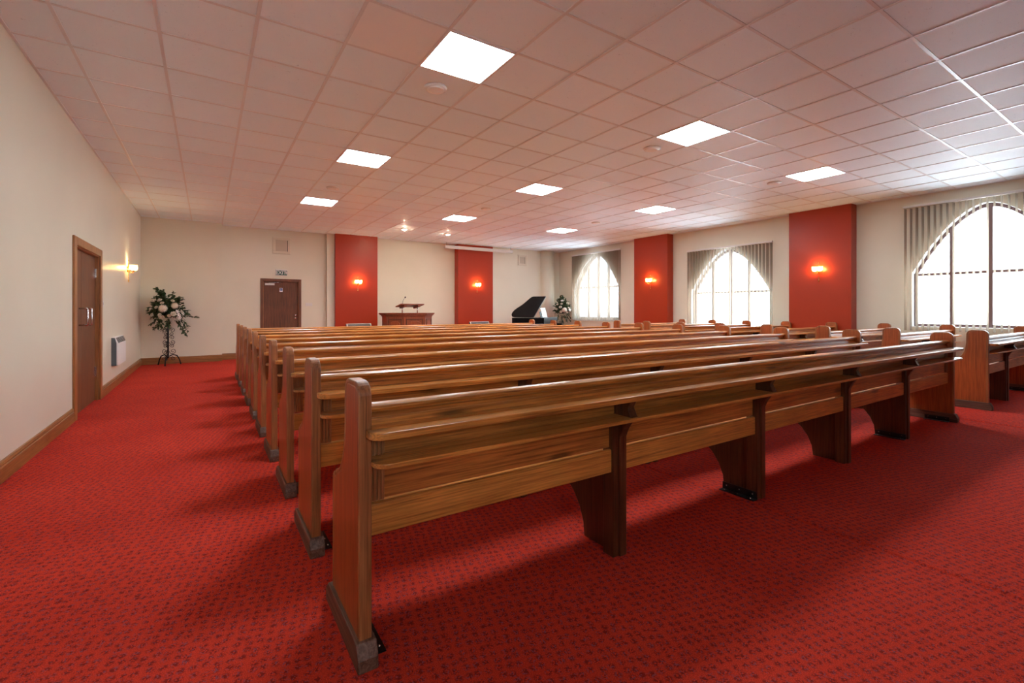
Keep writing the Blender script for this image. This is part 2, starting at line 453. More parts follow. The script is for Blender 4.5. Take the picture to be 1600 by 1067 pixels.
# front wall: projecting left part, door recess, middle panel, right part
FD0, FD1, FDH = 1.20, 2.05, 1.98
w = MB()
w.box(XL, 13.05, 0, 0.30, YB, H)
w.box(XL, YB, 0, FD0, YB + 0.25, H); w.box(FD1, YB, 0, XR, YB + 0.25, H); w.box(FD0, YB, FDH, FD1, YB + 0.25, H); w.box(FD0, YB + 0.21, 0, FD1, YB + 0.25, FDH)
w.box(2.74, 13.22, 0, 2.935, YB, H)
w.box(7.94, 13.15, 0, XR, YB, H)
w.lathe([(0.27, 0), (0.27, H)], 40, 0, Matrix.Translation((10.22, 13.16, 0)))
struct(w.build('wall_front', M_WALL))
w = MB().box(2.935, 13.10, 0, 4.09, YB, H); struct(w.build('trim_2', M_RED))
w = MB().box(6.66, 13.10, 0, 7.94, YB, H); struct(w.build('trim_3', M_RED))
RW0, RW1 = -1.1, 0.5         # unseen window added behind the viewer to let in fill light
w = MB()
w.box(XL - 0.3, YN - 0.3, 0, RW0, YN, H); w.box(RW1, YN - 0.3, 0, XR + 0.4, YN, H)
w.box(RW0, YN - 0.3, 0, RW1, YN, 1.85); w.box(RW0, YN - 0.3, 2.85, RW1, YN, H)
struct(w.build('wall_rear', W_DOORD))  # unseen wall, made dark wood to cut the fill light from behind
wr_ = bpy.data.objects.new('window_4', None); COL.objects.link(wr_); wr_.location = ((RW0 + RW1) / 2, YN - 0.15, 1.85); struct(wr_)
f = MB(); hw_ = (RW1 - RW0) / 2
f.box(-hw_, -0.03, 0, -hw_ + 0.06, 0.03, 1.0); f.box(hw_ - 0.06, -0.03, 0, hw_, 0.03, 1.0); f.box(-hw_ + 0.06, -0.03, 0, hw_ - 0.06, 0.03, 0.06); f.box(-hw_ + 0.06, -0.03, 0.94, hw_ - 0.06, 0.03, 1.0)
f.build('window_frame', M_FRAME, wr_)
for x_ in (0.0,): MB().box(x_ - 0.03, -0.03, 0.06, x_ + 0.03, 0.03, 0.94).build('mullion', M_FRAME, wr_)
MB().box(-hw_ + 0.05, -0.003, 0.05, hw_ - 0.05, 0.003, 0.95).build('glass', M_GLASS, wr_)
# raised seams between the widths of carpet
for nm, xs in (('trim_7', 2.93), ('trim_8', 7.17)):
    b = MB(); sec = [(-0.030, -0.002), (-0.012, 0.004), (0.0, 0.009), (0.006, 0.004), (0.010, -0.002)]
    vs, n_ = [], 60
    for i in range(n_ + 1):
        yy = YN + 0.02 + (11.5 - YN) * i / n_
        xo = xs + 0.012 * math.sin(yy * 1.7) + 0.006 * math.sin(yy * 5.1)
        vs += [(xo + p[0], yy, p[1]) for p in sec]
    b.add(vs, [(i * 5 + k, i * 5 + k + 1, i * 5 + k + 6, i * 5 + k + 5) for i in range(n_) for k in range(4)], 0, True)
    struct(b.build(nm, M_CARPET))

# window wall with pointed-arch openings: (centre y, half width, sill, spring, apex)
WINS = [(2.12, 0.98, 0.93, 1.88, 3.01), (6.66, 1.02, 0.63, 1.68, 2.73), (11.29, 1.03, 0.93, 1.99, 3.06)]
def arch_pts(a, b, n=14):
    """right half from spring (a,0) to apex (0,b) of a pointed arch"""
    return [(a * t, b * (1 - t ** 1.75)) for t in [1 - (i / n) ** 1.0 for i in range(n + 1)]]
def win_outline(W, inset=0.0):
    cy, a, z0, zs, za = W
    a2 = a - inset
    half = arch_pts(a2, (za - inset * 1.15) - zs)
    right = [(cy + p[0], zs + p[1]) for p in half]
    left = [(cy - p[0], zs + p[1]) for p in half[:-1]][::-1]
    return [(cy + a2, z0 + inset)] + right + left + [(cy - a2, z0 + inset)]
w = MB()
X0, X1 = XR, XR + 0.30
ycuts = []
for W in sorted(WINS):
    o = win_outline(W)
    ys = sorted(set(round(p[0], 5) for p in o))
    top = {round(p[0], 5): p[1] for p in o[1:-1]}
    ycuts.append((W, ys, top))
prev = YN
def quadX(x, ya, za0, za1, yb, zb0, zb1, flip):
    vs = [(x, ya, za0), (x, yb, zb0), (x, yb, zb1), (x, ya, za1)]
    w.add(vs, [(0, 1, 2, 3) if flip else (3, 2, 1, 0)])
for W, ys, top in ycuts:
    cy, a, z0, zs, za = W
    for x_, fl in ((X0, False), (X1, True)):
        quadX(x_, prev, 0, H, ys[0], 0, H, fl)
        quadX(x_, ys[0], 0, z0, ys[-1], 0, z0, fl)
        for i in range(len(ys) - 1):
            quadX(x_, ys[i], top[ys[i]], H, ys[i + 1], top[ys[i + 1]], H, fl)
    prev = ys[-1]
for x_, fl in ((X0, False), (X1, True)): quadX(x_, prev, 0, H, YB + 0.25, 0, H, fl)
struct(w.build('wall_right', M_WALL))
w = MB()
for W in WINS:
    o = win_outline(W)
    n = len(o)
    vs = [(X0, p[0], p[1]) for p in o] + [(X1, p[0], p[1]) for p in o]
    w.add(vs, [(i, (i + 1) % n, n + (i + 1) % n, n + i) for i in range(n)])
struct(w.build('trim_4', M_REVEAL))
# terracotta piers on the window wall
for nm, ya, yb in (('trim_5', 3.95, 5.10), ('trim_6', 8.24, 9.41)):
    struct(MB().box(XR - 0.24, ya, 0, XR, yb, H).build(nm, M_RED))

# window frames, glass
def window(idx, W):
    cy, a, z0, zs, za = W
    root = bpy.data.objects.new('window_%d' % idx, None); COL.objects.link(root); root.location = (XR + 0.16, cy, z0)
    struct(root)
    L = Matrix.Translation((0, -cy, -z0))
    f = MB()
    o = win_outline(W, 0.002); q = win_outline(W, 0.052)
    n = len(o)
    vs = [(x_, p[0], p[1]) for x_ in (-0.03, 0.03) for ring in (o, q) for p in ring]
    fs = []
    for i in range(n):
        j = (i + 1) % n
        fs += [(i, j, n + j, n + i), (2 * n + i, 3 * n + i, 3 * n + j, 2 * n + j), (n + i, n + j, 3 * n + j, 3 * n + i), (i, 2 * n + i, 2 * n + j, j)]
    f.add(vs, fs, 0, False, L)
    def ztop(dy):
        d = abs(dy); A = arch_pts(a - 0.03, za - 0.03 - zs, 40)
        return min(A, key=lambda p: abs(p[0] - d))[1] + zs
    f.build('window_frame', M_FRAME, root)
    for dy, wd in ((-0.47, 0.028), (0.0, 0.034), (0.47, 0.028)):
        m_ = MB().box(-0.035, cy + dy - wd, z0 + 0.04, 0.035, cy + dy + wd, ztop(dy) - 0.005, 0, L)
        m_.build('mullion', M_FRAME, root, 0.005)
    MB().box(-0.028, cy - a + 0.03, zs - 0.035, 0.028, cy + a - 0.03, zs + 0.012, 0, L).build('transom', M_FRAME, root, 0.004)
    gl = MB(); gp = win_outline(W, 0.03); gl.prism(gp, -0.003, 0.003, 'x', 0, L)
    gl.build('glass', M_GLASS, root)
    MB().box(-0.12, cy - a, z0 - 0.03, 0.03, cy + a, z0 + 0.004, 0, L).build('window_sill', M_REVEAL, root, 0.004)
for i, W in enumerate(WINS): window(i + 1, W)

# skirting boards
def skirt(name, p, q, nrm, m):
    p, q, nrm = Vector((*p, 0)), Vector((*q, 0)), Vector((*nrm, 0))
    prof = [(0, 0), (0.020, 0), (0.020, 0.108), (0.014, 0.118), (0.017, 0.128), (0.010, 0.146), (0.004, 0.152), (0, 0.152)]
    b = MB()
    vs = [tuple(c + nrm * a + Vector((0, 0, h))) for c in (p, q) for a, h in prof]
    n = len(prof)
    fs = [(i, (i + 1) % n, n + (i + 1) % n, n + i) for i in range(n)] + [tuple(range(n)), tuple(range(n, 2 * n))]
    b.add(vs, fs)
    o = b.build(name, m); bmn = bmesh.new(); bmn.from_mesh(o.data); bmesh.ops.recalc_face_normals(bmn, faces=bmn.faces); bmn.to_mesh(o.data); bmn.free()
    return struct(o)
skirt('baseboard_left', (XL, YN), (XL, 6.86), (1, 0), W_TRIM)
skirt('baseboard_left', (XL, 8.47), (XL, 13.05), (1, 0), W_TRIM)
skirt('baseboard_front', (XL, 13.05), (0.30, 13.05), (0, -1), W_TRIMX)
skirt('baseboard_front', (0.30, YB), (1.13, YB), (0, -1), W_TRIMX)
skirt('baseboard_front', (2.12, YB), (2.74, YB), (0, -1), W_TRIMX)
skirt('baseboard_front', (4.09, YB), (6.66, YB), (0, -1), W_TRIMX)
skirt('baseboard_front', (7.94, 13.15), (9.94, 13.15), (0, -1), W_TRIMX)
for ya, yb in ((YN, 3.95), (5.10, 8.24), (9.41, 13.15)):
    skirt('baseboard_right', (XR, ya), (XR, yb), (-1, 0), W_TRIM)

# door 1 in the left wall: a leaf-and-a-half door with D handles
dr = bpy.data.objects.new('door_1', None); COL.objects.link(dr); dr.location = (XL, 7.67, 0); struct(dr)
Ld = Matrix.Translation((-XL, -7.67, 0))
f = MB()
f.box(XL, 6.86, 0, XL + 0.022, 6.985, 2.06, 0, Ld); f.box(XL, 8.355, 0, XL + 0.022, 8.465, 2.06, 0, Ld)
f.box(XL, 6.985, 1.965, XL + 0.022, 8.355, 2.06, 0, Ld)
f.build('architrave', W_FRAME, dr, 0.006)
f = MB()
f.box(XL - 0.20, 6.955, 0, XL, 6.985, 1.98, 0, Ld); f.box(XL - 0.20, 8.345, 0, XL, 8.375, 1.98, 0, Ld)
f.box(XL - 0.20, 6.955, 1.955, XL, 8.375, 1.985, 0, Ld)
f.build('door_lining', W_FRAME, dr)
lf = MB().box(XL - 0.085, 6.99, 0.008, XL - 0.04, 7.525, 1.95, 0, Ld).build('door_leaf', W_DOOR, dr, 0.002)
lf2 = MB().box(XL - 0.085, 7.535, 0.008, XL - 0.04, 8.335, 1.95, 0, Ld).build('door_leaf', W_DOOR, dr, 0.002)
for leaf, yy in ((lf, 7.40), (lf2, 7.63)):
    hb = MB()
    hb.tube([(XL - 0.04, yy, 1.05), (XL + 0.035, yy, 1.05), (XL + 0.04, yy, 1.055), (XL + 0.04, yy, 1.245), (XL + 0.035, yy, 1.25), (XL - 0.04, yy, 1.25)], 0.009, 8, 0, Ld)
    hb.build('door_handle', M_STEEL, leaf)
for zz in (0.33, 1.66):
    MB().box(XL - 0.042, 8.29, zz, XL - 0.018, 8.345, zz + 0.13, 0, Ld).build('hinge', M_STEEL, lf2, 0.003)
# door 2 in the front wall
dr = bpy.data.objects.new('door_2', None); COL.objects.link(dr); dr.location = (1.62, YB, 0); struct(dr)
Ld = Matrix.Translation((-1.62, -YB, 0))
f = MB()
f.box(1.14, YB - 0.018, 0, 1.205, YB, 2.035, 0, Ld); f.box(2.045, YB - 0.018, 0, 2.11, YB, 2.035, 0, Ld); f.box(1.205, YB - 0.018, 1.97, 2.045, YB, 2.035, 0, Ld)
f.build('architrave', W_DOOR, dr, 0.004)
f = MB()
f.box(1.19, YB, 0, 1.215, YB + 0.2, 1.985, 0, Ld); f.box(2.035, YB, 0, 2.06, YB + 0.2, 1.985, 0, Ld); f.box(1.19, YB, 1.965, 2.06, YB + 0.2, 1.985, 0, Ld)
f.build('door_lining', W_FRAME, dr)
leaf = MB().box(1.22, YB + 0.05, 0.008, 2.03, YB + 0.095, 1.96, 0, Ld).build('door_leaf', W_DOORD, dr, 0.002)
c_ = MB(); c_.box(1.25, YB + 0.0, 1.865, 1.47, YB + 0.05, 1.915, 0, Ld); cl = c_.build('door_closer', M_WHITE, leaf, 0.005)
a_ = MB(); a_.tube([(1.33, YB + 0.01, 1.925), (1.60, YB + 0.02, 1.945), (1.66, YB + 0.035, 1.945)], 0.009, 6, 0, Ld)
a_.build('closer_arm', M_STEEL, leaf)
nt = MB(); nt.box(1.59, YB + 0.046, 1.70, 1.665, YB + 0.05, 1.80, 0, Ld)
nt.box(1.597, YB + 0.0445, 1.73, 1.658, YB + 0.046, 1.793, 1, Ld)
nt.tube([(1.612, YB + 0.0435, 1.745), (1.625, YB + 0.0435, 1.775), (1.64, YB + 0.0435, 1.755)], 0.004, 6, 0, Ld)
nt.build('door_notice', [M_PAPER, M_BLUE], leaf)
hn = MB(); hn.lathe([(0.022, 0), (0.026, 0.01), (0.012, 0.02), (0.012, 0.035), (0.024, 0.045), (0.02, 0.06)], 12, 0, Ld @ Matrix.Translation((1.975, YB + 0.05, 1.085)) @ Matrix.Rotation(PI / 2, 4, 'X'))
hn.build('door_knob', M_STEEL, leaf)
hn = MB(); hn.lathe([(0.024, 0), (0.024, 0.01), (0.014, 0.014)], 12, 0, Ld @ Matrix.Translation((1.978, YB + 0.05, 1.01)) @ Matrix.Rotation(PI / 2, 4, 'X'))
hn.build('lock_rose', M_STEEL, leaf)

# ================================================================== PEWS
def end_profile():
    p = [(0.0, 0.075)]
    p += [(0.0, 0.915)] + arc(0.06, 0.925, 0.06, 180, 90, 7)[1:]
    p += arc(0.14, 0.925, 0.06, 90, 0, 7)
    p += [(0.202, 0.82), (0.210, 0.755), (0.222, 0.705), (0.243, 0.660), (0.275, 0.622), (0.320, 0.598), (0.350, 0.590), (0.356, 0.577), (0.385, 0.570), (0.400, 0.553)]
    p += [(0.400, 0.075)]
    return p

def end_panel(x0, x1, outer, parent):
    """outer: -1 when the aisle is on the low-x side"""
    prof = end_profile()
    b = MB().prism(prof, x0, x1, 'x')
    o = b.build('end_panel', [W_EDGE, W_Z], parent)
    bm = bmesh.new(); bm.from_mesh(o.data); bm.faces.ensure_lookup_table()
    for s in (-1, 1):
        fc = [f_ for f_ in bm.faces if len(f_.verts) > 8 and f_.normal.x * s > 0.9][0]
        bmesh.ops.inset_individual(bm, faces=[fc], thickness=0.013, depth=0.0, use_even_offset=True)
        if s == outer:
            bmesh.ops.inset_individual(bm, faces=[fc], thickness=0.004, depth=-0.004, use_even_offset=True)
            bmesh.ops.inset_individual(bm, faces=[fc], thickness=0.005, depth=0.003, use_even_offset=True)
        fc.material_index = 1
    bm.to_mesh(o.data); bm.free()
    bv = o.modifiers.new('bevel', 'BEVEL'); bv.width = 0.009; bv.segments = 3; bv.limit_method = 'ANGLE'; bv.angle_limit = math.radians(60)
    ft = MB().prism([(-0.035, 0.0), (-0.035, 0.045), (-0.012, 0.092), (0.425, 0.092), (0.468, 0.05), (0.468, 0.0)], x0 - 0.013, x1 + 0.013, 'x')
    ft.build('foot_block', W_FOOT, o, 0.006)
    return o

def bracket(x, s, parent, y0=0.02, y1=0.24):
    """black steel angle screwed to the carpet beside an upright; s = side it lies on"""
    b = MB()
    xa, xb = sorted((x, x + s * 0.045))
    b.box(xa, y0, 0.0, xb, y1, 0.005)
    xa, xb = sorted((x, x + s * 0.004))
    b.box(xa, y0, 0.0, xb, y1, 0.05)
    for yy in (y0 + 0.03, (y0 + y1) / 2, y1 - 0.03):
        b.sphere((x + s * 0.028, yy, 0.006), 0.006, 8, 4, 1)
        b.sphere((x + s * 0.005, yy, 0.030), 0.006, 8, 4, 1)
    return b.build('floor_bracket', [M_BLKM, M_STEEL], parent)

def support(x, parent, foot=False):
    """shaped upright under the pew: holds seat, back boards and both ledges"""
    prof = [(0.022, 0.0), (0.022, 0.60), (0.005, 0.64), (-0.03, 0.693), (-0.055, 0.693), (-0.055, 0.711), (-0.045, 0.72), (-0.028, 0.755), (-0.045, 0.79), (-0.045, 0.796),
            (0.075, 0.796), (0.075, 0.43), (0.44, 0.425), (0.44, 0.285), (0.425, 0.262), (0.375, 0.222), (0.325, 0.155), (0.295, 0.08), (0.285, 0.0)]
    b = MB().prism(prof, x - 0.024, x + 0.024, 'x')
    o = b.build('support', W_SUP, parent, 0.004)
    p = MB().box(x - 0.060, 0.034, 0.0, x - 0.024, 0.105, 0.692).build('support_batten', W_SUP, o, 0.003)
    if foot: bracket(x - 0.060, -1, o, 0.03, 0.27)
    return o

def ledge_outline(x0, x1, ya, yb, r):
    p = [(x0, yb)]
    p += [(x0 + r - r * math.cos(a), ya + r - r * math.sin(a)) for a in [PI / 2 * i / 6 for i in range(7)]]
    p += [(x1 - r + r * math.sin(a), ya + r - r * math.cos(a)) for a in [PI / 2 * i / 6 for i in range(7)]]
    p += [(x1, yb)]
    return p

def make_pew(L, sup, label, group):
    t = thing('pew', (0, 0, 0), 0, label, 'pew', group)
    end_panel(0.0, 0.046, -1, t)
    end_panel(L - 0.046, L, 1, t)
    for s, x in ((1, 0.062), (-1, L - 0.062)): bracket(x, s, t, 0.03, 0.24)
    xa, xb = 0.046, L - 0.046
    # back: three boards
    b = MB(); b.box(xa, 0.062, 0.545, xb, 0.082, 0.890)
    b.build('back_panel', W_X, t, 0.003)
    b = MB(); b.box(xa, 0.046, 0.422, xb, 0.070, 0.538)
    b.build('bottom_rail', W_SHELF, t, 0.006)
    # rounded top rail with a bead below
    b = MB(); b.prism([(0.036, 0.873), (0.030, 0.882), (0.032, 0.892), (0.044, 0.899), (0.070, 0.901), (0.094, 0.895), (0.100, 0.884), (0.094, 0.869), (0.082, 0.861), (0.060, 0.861), (0.052, 0.867)], xa, xb, 'x')
    b.build('top_rail', W_SHELF, t, 0.002)
    b = MB(); b.prism([(0.052, 0.818), (0.052, 0.838), (0.057, 0.846), (0.063, 0.846), (0.063, 0.818)], xa, xb, 'x')
    b.build('moulding', W_X, t)
    # hymn-book ledges
    b = MB(); b.prism(ledge_outline(0.024, L + 0.02, -0.078, -0.0005, 0.055), 0.793, 0.820, 'z'); b.box(xa, -0.002, 0.793, xb, 0.062, 0.820)
    b.build('book_rest', W_SHELF, t, 0.0045, 3)
    b = MB(); b.prism(ledge_outline(0.040, L + 0.01, -0.072, -0.0005, 0.05), 0.693, 0.711, 'z'); b.box(xa, -0.002, 0.693, xb, 0.062, 0.711)
    b.build('book_ledge', W_SHELF, t, 0.0035, 2)
    # fluted end strips
    for x in (xa, xb - 0.062):
        b = MB()
        for k in range(4):
            b.box(x + 0.003 + k * 0.015, 0.046, 0.545, x + 0.014 + k * 0.015, 0.0615, 0.795)
        b.box(x, 0.054, 0.543, x + 0.062, 0.0618, 0.795)
        b.build('fluted_strip', W_EDGE, t, 0.003)
    # seat
    b = MB(); b.box(xa, 0.083, 0.431, xb, 0.452, 0.456)
    b.build('seat', W_SHELF, t, 0.009, 3)
    for i, x in enumerate(sup): support(x, t, i % 2 == 1)
    return t

ORD = ['nearest the camera', 'second from the camera', 'third from the camera', 'fourth from the camera', 'fifth from the camera',
       'sixth from the camera', 'fifth from the front wall', 'fourth from the front wall', 'third from the front wall', 'second from the front wall']
XA, XB = 0.440, 6.940
ORD_L = ORD[:6] + ['fourth from the pulpit', 'third from the pulpit', 'second from the pulpit', 'nearest the pulpit']
lp = make_pew(XB - XA, [1.322, 2.63, 3.92, 5.21], 'long varnished pine pew in the wide left block, row nearest the camera', 'long pews of the left block')
for k in range(10):
    o = lp if k == 0 else copy_tree(lp)
    o.location = (XA, 1.618 + 0.865 * k, 0)
    o['label'] = 'long varnished pine pew in the wide left block, row %s' % ORD_L[k]
ORD_R = ORD[:6] + ['second from the piano', 'nearest the piano']
rp_ = make_pew(2.45, [1.10], 'short', 'short pews of the window block')
for k in range(8):
    o = rp_ if k == 0 else copy_tree(rp_)
    o.location = (8.055, 1.575 + 0.862 * k, 0)
    o['label'] = 'short pine pew in the narrow window-side block, row %s' % ORD_R[k]

# ================================================================== CEILING LIGHTS AND FITTINGS
def make_panel():
    t = thing('ceiling_light', (0, 0, H), 0, 'x', 'ceiling light', 'square ceiling light panels')
    f = MB()
    a, c = 0.295, 0.283
    f.box(-a, -a, -0.010, a, -c, 0.0); f.box(-a, c, -0.010, a, a, 0.0); f.box(-a, -c, -0.010, -c, c, 0.0); f.box(c, -c, -0.010, a, c, 0.0)
    f.build('light_frame', M_PFRAME, t)
    MB().box(-c, -c, -0.0085, c, c, -0.002).build('diffuser', M_PANEL, t)
    return t
lt0 = make_panel()
cols = {1.80: 'over the left pew ends', 4.80: 'over the long pews', 7.80: 'over the right-hand aisle'}
rows = {3.39: 'row nearest the camera', 6.39: 'middle row', 9.39: 'row nearest the front wall'}
first = True
for yy, rn in rows.items():
    for xx, cn in cols.items():
        o = lt0 if first else copy_tree(lt0)
        first = False
        o.location = (xx, yy, H)
        o['label'] = 'square white ceiling light %s, %s' % (cn, rn)
# round ceiling speakers / detectors
def make_disc():
    t = thing('ceiling_speaker', (0, 0, H), 0, 'x', 'ceiling speaker', 'round white ceiling speakers')
    b = MB().lathe([(0.085, -0.022), (0.098, -0.018), (0.104, -0.008), (0.106, 0.0)], 32); b.build('rim', M_WHITE, t)
    b = MB().lathe([(0.055, -0.026), (0.080, -0.024), (0.084, -0.018)], 32); b.build('grille', M_PFRAME, t)
    return t
d0 = make_disc()
spots_ = [((1.79, 3.98), 'beside the largest ceiling light'), ((1.79, 8.19), 'beyond the second left light'), ((4.80, 8.19), 'between the two far middle lights'),
          ((4.80, 3.98), 'left of the large middle light'), ((7.77, 3.98), 'left of the right-hand ceiling light'), ((7.77, 8.10), 'beyond the far right light pair')]
for i, ((xx, yy), lb) in enumerate(spots_):
    o = d0 if i == 0 else copy_tree(d0)
    o.location = (xx, yy, H); o['label'] = 'round white disc speaker set in the ceiling, ' + lb
# recessed spot lamps above the pulpit
def make_spot():
    t = thing('spotlight', (0, 0, H), 0, 'x', 'spotlight', 'spotlights above the pulpit')
    MB().lathe([(0.052, -0.030), (0.070, -0.026), (0.075, -0.004), (0.075, 0)], 24).build('bezel', M_PFRAME, t)
    MB().lathe([(0.010, -0.046), (0.034, -0.040), (0.046, -0.030), (0.046, -0.029)], 20).build('lamp', M_SPOT, t)
    return t
s0 = make_spot()
s0.location = (4.24, 11.35, H); s0['label'] = 'small warm ceiling spotlight, the left one above the pulpit'
s1 = copy_tree(s0); s1.location = (5.52, 11.47, H); s1['label'] = 'small warm ceiling spotlight, the right one above the pulpit'
# two plain replacement tiles
for (ix, iy), lb in (((-1, 0), 'plain smooth ceiling tile left of the largest ceiling light'), ((12, 0), 'plain pale ceiling tile right of the rightmost ceiling light')):
    xx, yy = TX + ix * T, TY + iy * T
    o = MB().box(0.012, 0.012, -0.004, T - 0.012, T - 0.012, 0.0).build('ceiling_tile', M_TILES, None, loc=(xx, yy, H))
    tag(o, lb, 'ceiling tile', 'plain ceiling tiles')

# ================================================================== WALL LIGHTS
def make_sconce():
    """local: wall plane is x=z plane at y=0, light sticks out towards -y"""
    t = thing('wall_light', (0, 0, 0), 0, 'x', 'wall light', 'brass twin wall lights')
    b = MB()
    M = Matrix.Rotation(PI / 2, 4, 'X')
    b.lathe([(0.030, 0), (0.030, 0.006), (0.020, 0.012), (0.008, 0.02), (0.006, 0.05)], 16, 0, M @ Matrix.Diagonal((1, 1.8, 1, 1)))
    b.lathe([(0.003, -0.24), (0.012, -0.215), (0.006, -0.19), (0.005, -0.10), (0.008, -0.06), (0.013, -0.045), (0.010, 0.0), (0.014, 0.045), (0.008, 0.07), (0.005, 0.14), (0.010, 0.165), (0.002, 0.19)], 12, 0, Matrix.Translation((0, -0.022, 0)))
    b.build('backplate', M_BRASS, t)
    for s in (-1, 1):
        a = MB()
        pts = [(0, -0.03, -0.03), (s * 0.024, -0.06, -0.062), (s * 0.042, -0.085, -0.058), (s * 0.050, -0.095, -0.03)]
        a.tube(pts, 0.006, 8)
        a.lathe([(0.006, -0.035), (0.026, -0.025), (0.030, -0.018), (0.012, -0.015), (0.011, 0.0)], 14, 0, Matrix.Translation((s * 0.050, -0.095, 0)))
        ar = a.build('arm', M_BRASS, t)
        l_ = MB().lathe([(0.009, -0.004), (0.017, 0.014), (0.019, 0.03), (0.013, 0.048), (0.003, 0.064)], 12, 0, Matrix.Translation((s * 0.050, -0.095, 0)))
        l_.build('bulb', M_BULB, ar)
        sh = MB()
        prof = [(0.024, -0.018), (0.044, -0.004), (0.056, 0.028), (0.052, 0.062), (0.058, 0.082)]
        vs, fs = [], []
        seg = 16
        for r, z in prof:
            for k in range(seg):
                an = 2 * PI * k / seg
                rr = r * (1 + (0.06 if k % 2 else 0) * (z > 0.05))
                vs.append((s * 0.050 + rr * 0.82 * math.cos(an), -0.095 + rr * math.sin(an), z))
        for i in range(len(prof) - 1):
            for k in range(seg):
                fs.append((i * seg + k, i * seg + (k + 1) % seg, (i + 1) * seg + (k + 1) % seg, (i + 1) * seg + k))
        sh.add(vs, fs, 0, True)
        so = sh.build('glass_shade', M_SHADE, ar)
        so.modifiers.new('solid', 'SOLIDIFY').thickness = 0.002
    return t
sc0 = make_sconce()
for i, (p, rz, lb) in enumerate([((XL, 11.0, 1.98), PI / 2, 'on the cream left wall beyond the double door'),
                                 ((3.53, 13.10, 1.97), 0, 'on the terracotta column left of the pulpit'),
                                 ((7.33, 13.10, 2.00), 0, 'on the terracotta column right of the pulpit'),
                                 ((XR - 0.24, 8.80, 2.03), -PI / 2, 'on the terracotta pier between the two far windows'),
                                 ((XR - 0.24, 4.51, 2.03), -PI / 2, 'on the terracotta pier beside the largest window')]):
    o = sc0 if i == 0 else copy_tree(sc0)
    o.location = p; o.rotation_euler = (0, 0, rz); o['label'] = 'lit brass twin wall light ' + lb

# ================================================================== BLINDS
def make_blind(ya, yb, zt, zb, label):
    xc = XR - 0.095
    t = thing('vertical_blind', (xc, (ya + yb) / 2, zt), 0, label, 'blind', 'vertical blinds at the arched windows')
    Lm = Matrix.Translation((-xc, -(ya + yb) / 2, -zt))
    b = MB().box(xc - 0.026, ya, zt - 0.036, xc + 0.026, yb, zt, 0, Lm)
    for yy in (ya + 0.15, (ya + yb) / 2, yb - 0.15): b.box(xc + 0.026, yy - 0.02, zt - 0.02, XR, yy + 0.02, zt - 0.005, 0, Lm)
    b.build('head_rail', M_WHITE, t, 0.004)
    b = MB(); n = int((yb - ya - 0.04) / 0.0805)
    rnd = random.Random(int(ya * 100))
    for k in range(n + 1):
        yy = ya + 0.03 + k * (yb - ya - 0.06) / n
        tw = rnd.uniform(-0.05, 0.05)
        M = Lm @ Matrix.Translation((xc, yy, 0)) @ Matrix.Rotation(tw - 0.13, 4, 'Z')
        # slats hang open, square to the wall, with a slight belly
        z0_, z1_ = zb, zt - 0.045
        vs, fs = [], []
        for x_, d in ((-0.0445, 0.0), (-0.015, 0.0035), (0.015, 0.0035), (0.0445, 0.0)):
            vs += [(x_, d, z0_), (x_, d, z1_)]
        for q in range(3): fs.append((2 * q, 2 * q + 2, 2 * q + 3, 2 * q + 1))
        b.add(vs, fs, 0, True, M)
        b.box(-0.004, -0.004, z1_, 0.004, 0.004, zt - 0.03, 1, M)
    b.build('louvres', [M_FABRIC, M_WHITE], t).modifiers.new('solid', 'SOLIDIFY').thickness = 0.0008
    c = MB(); c.tube([Lm @ Vector((xc - 0.02, ya + 0.035, zt - 0.03)), Lm @ Vector((xc - 0.035, ya + 0.03, (zt + zb) / 2)), Lm @ Vector((xc - 0.03, ya + 0.035, zb + 0.3))], 0.0025, 6)
    c.build('pull_cord', M_WHITE, t)
    return t
make_blind(1.02, 3.19, 3.11, 0.86, 'open vertical blind at the largest arched window, frames showing clearly through')
make_blind(5.52, 7.72, 2.79, 0.56, 'vertical blind at the middle arched window between the terracotta piers')
make_blind(10.09, 12.32, 3.12, 0.86, 'vertical blind at the far arched window by the piano flowers')

# ================================================================== FRONT WALL OBJECTS
# projector screen casing
t = thing('screen_casing', (7.37, 12.96, 3.17), 0, 'long white projector screen casing hung near the ceiling across the right terracotta column', 'projector screen')
MB().box(-1.24, -0.045, -0.04, 1.24, 0.045, 0.045).build('casing', M_WHITE, t, 0.012)
MB().box(-1.20, -0.012, -0.052, 1.20, 0.012, -0.04).build('bottom_bar', M_WHITE, t, 0.003)
for s in (-1, 1):
    MB().box(s * 1.18 - 0.012, -0.01, 0.045, s * 1.18 + 0.012, 0.01, H - 3.17).build('hanger', M_STEEL, t)
    MB().box(s * 1.24 - 0.008, -0.05, -0.045, s * 1.24 + 0.008, 0.05, 0.05).build('end_cap', M_WHITE, t, 0.006)
# wall vents
for (xx, zz, yy, wv, hv, lb) in ((1.635, 2.90, YB, 0.43, 0.43, 'square pale wall hatch above the exit sign'), (9.15, 2.93, 13.15, 0.36, 0.36, 'small square pale wall hatch right of the projector screen casing')):
    t = thing('wall_vent', (xx, yy, zz), 0, lb, 'wall vent', 'square wall hatches')
    f = MB(); a = wv / 2; c = a - 0.07
    f.box(-a, -0.02, -a, a, 0, -c); f.box(-a, -0.02, c, a, 0, a); f.box(-a, -0.02, -c, -c, 0, c); f.box(c, -0.02, -c, a, 0, c)
    f.build('vent_frame', paint('vent_frame_paint', (0.72, 0.64, 0.50), 0.45), t, 0.006)
    MB().box(-c, -0.012, -c, c - 0.012, 0, c).build('vent_cover', paint('vent_cover_paint', (0.58, 0.50, 0.38), 0.5), t, 0.003)
    MB().box(c - 0.014, -0.004, -c, c, 0, c).build('shadow_gap', M_GRILLE, t)
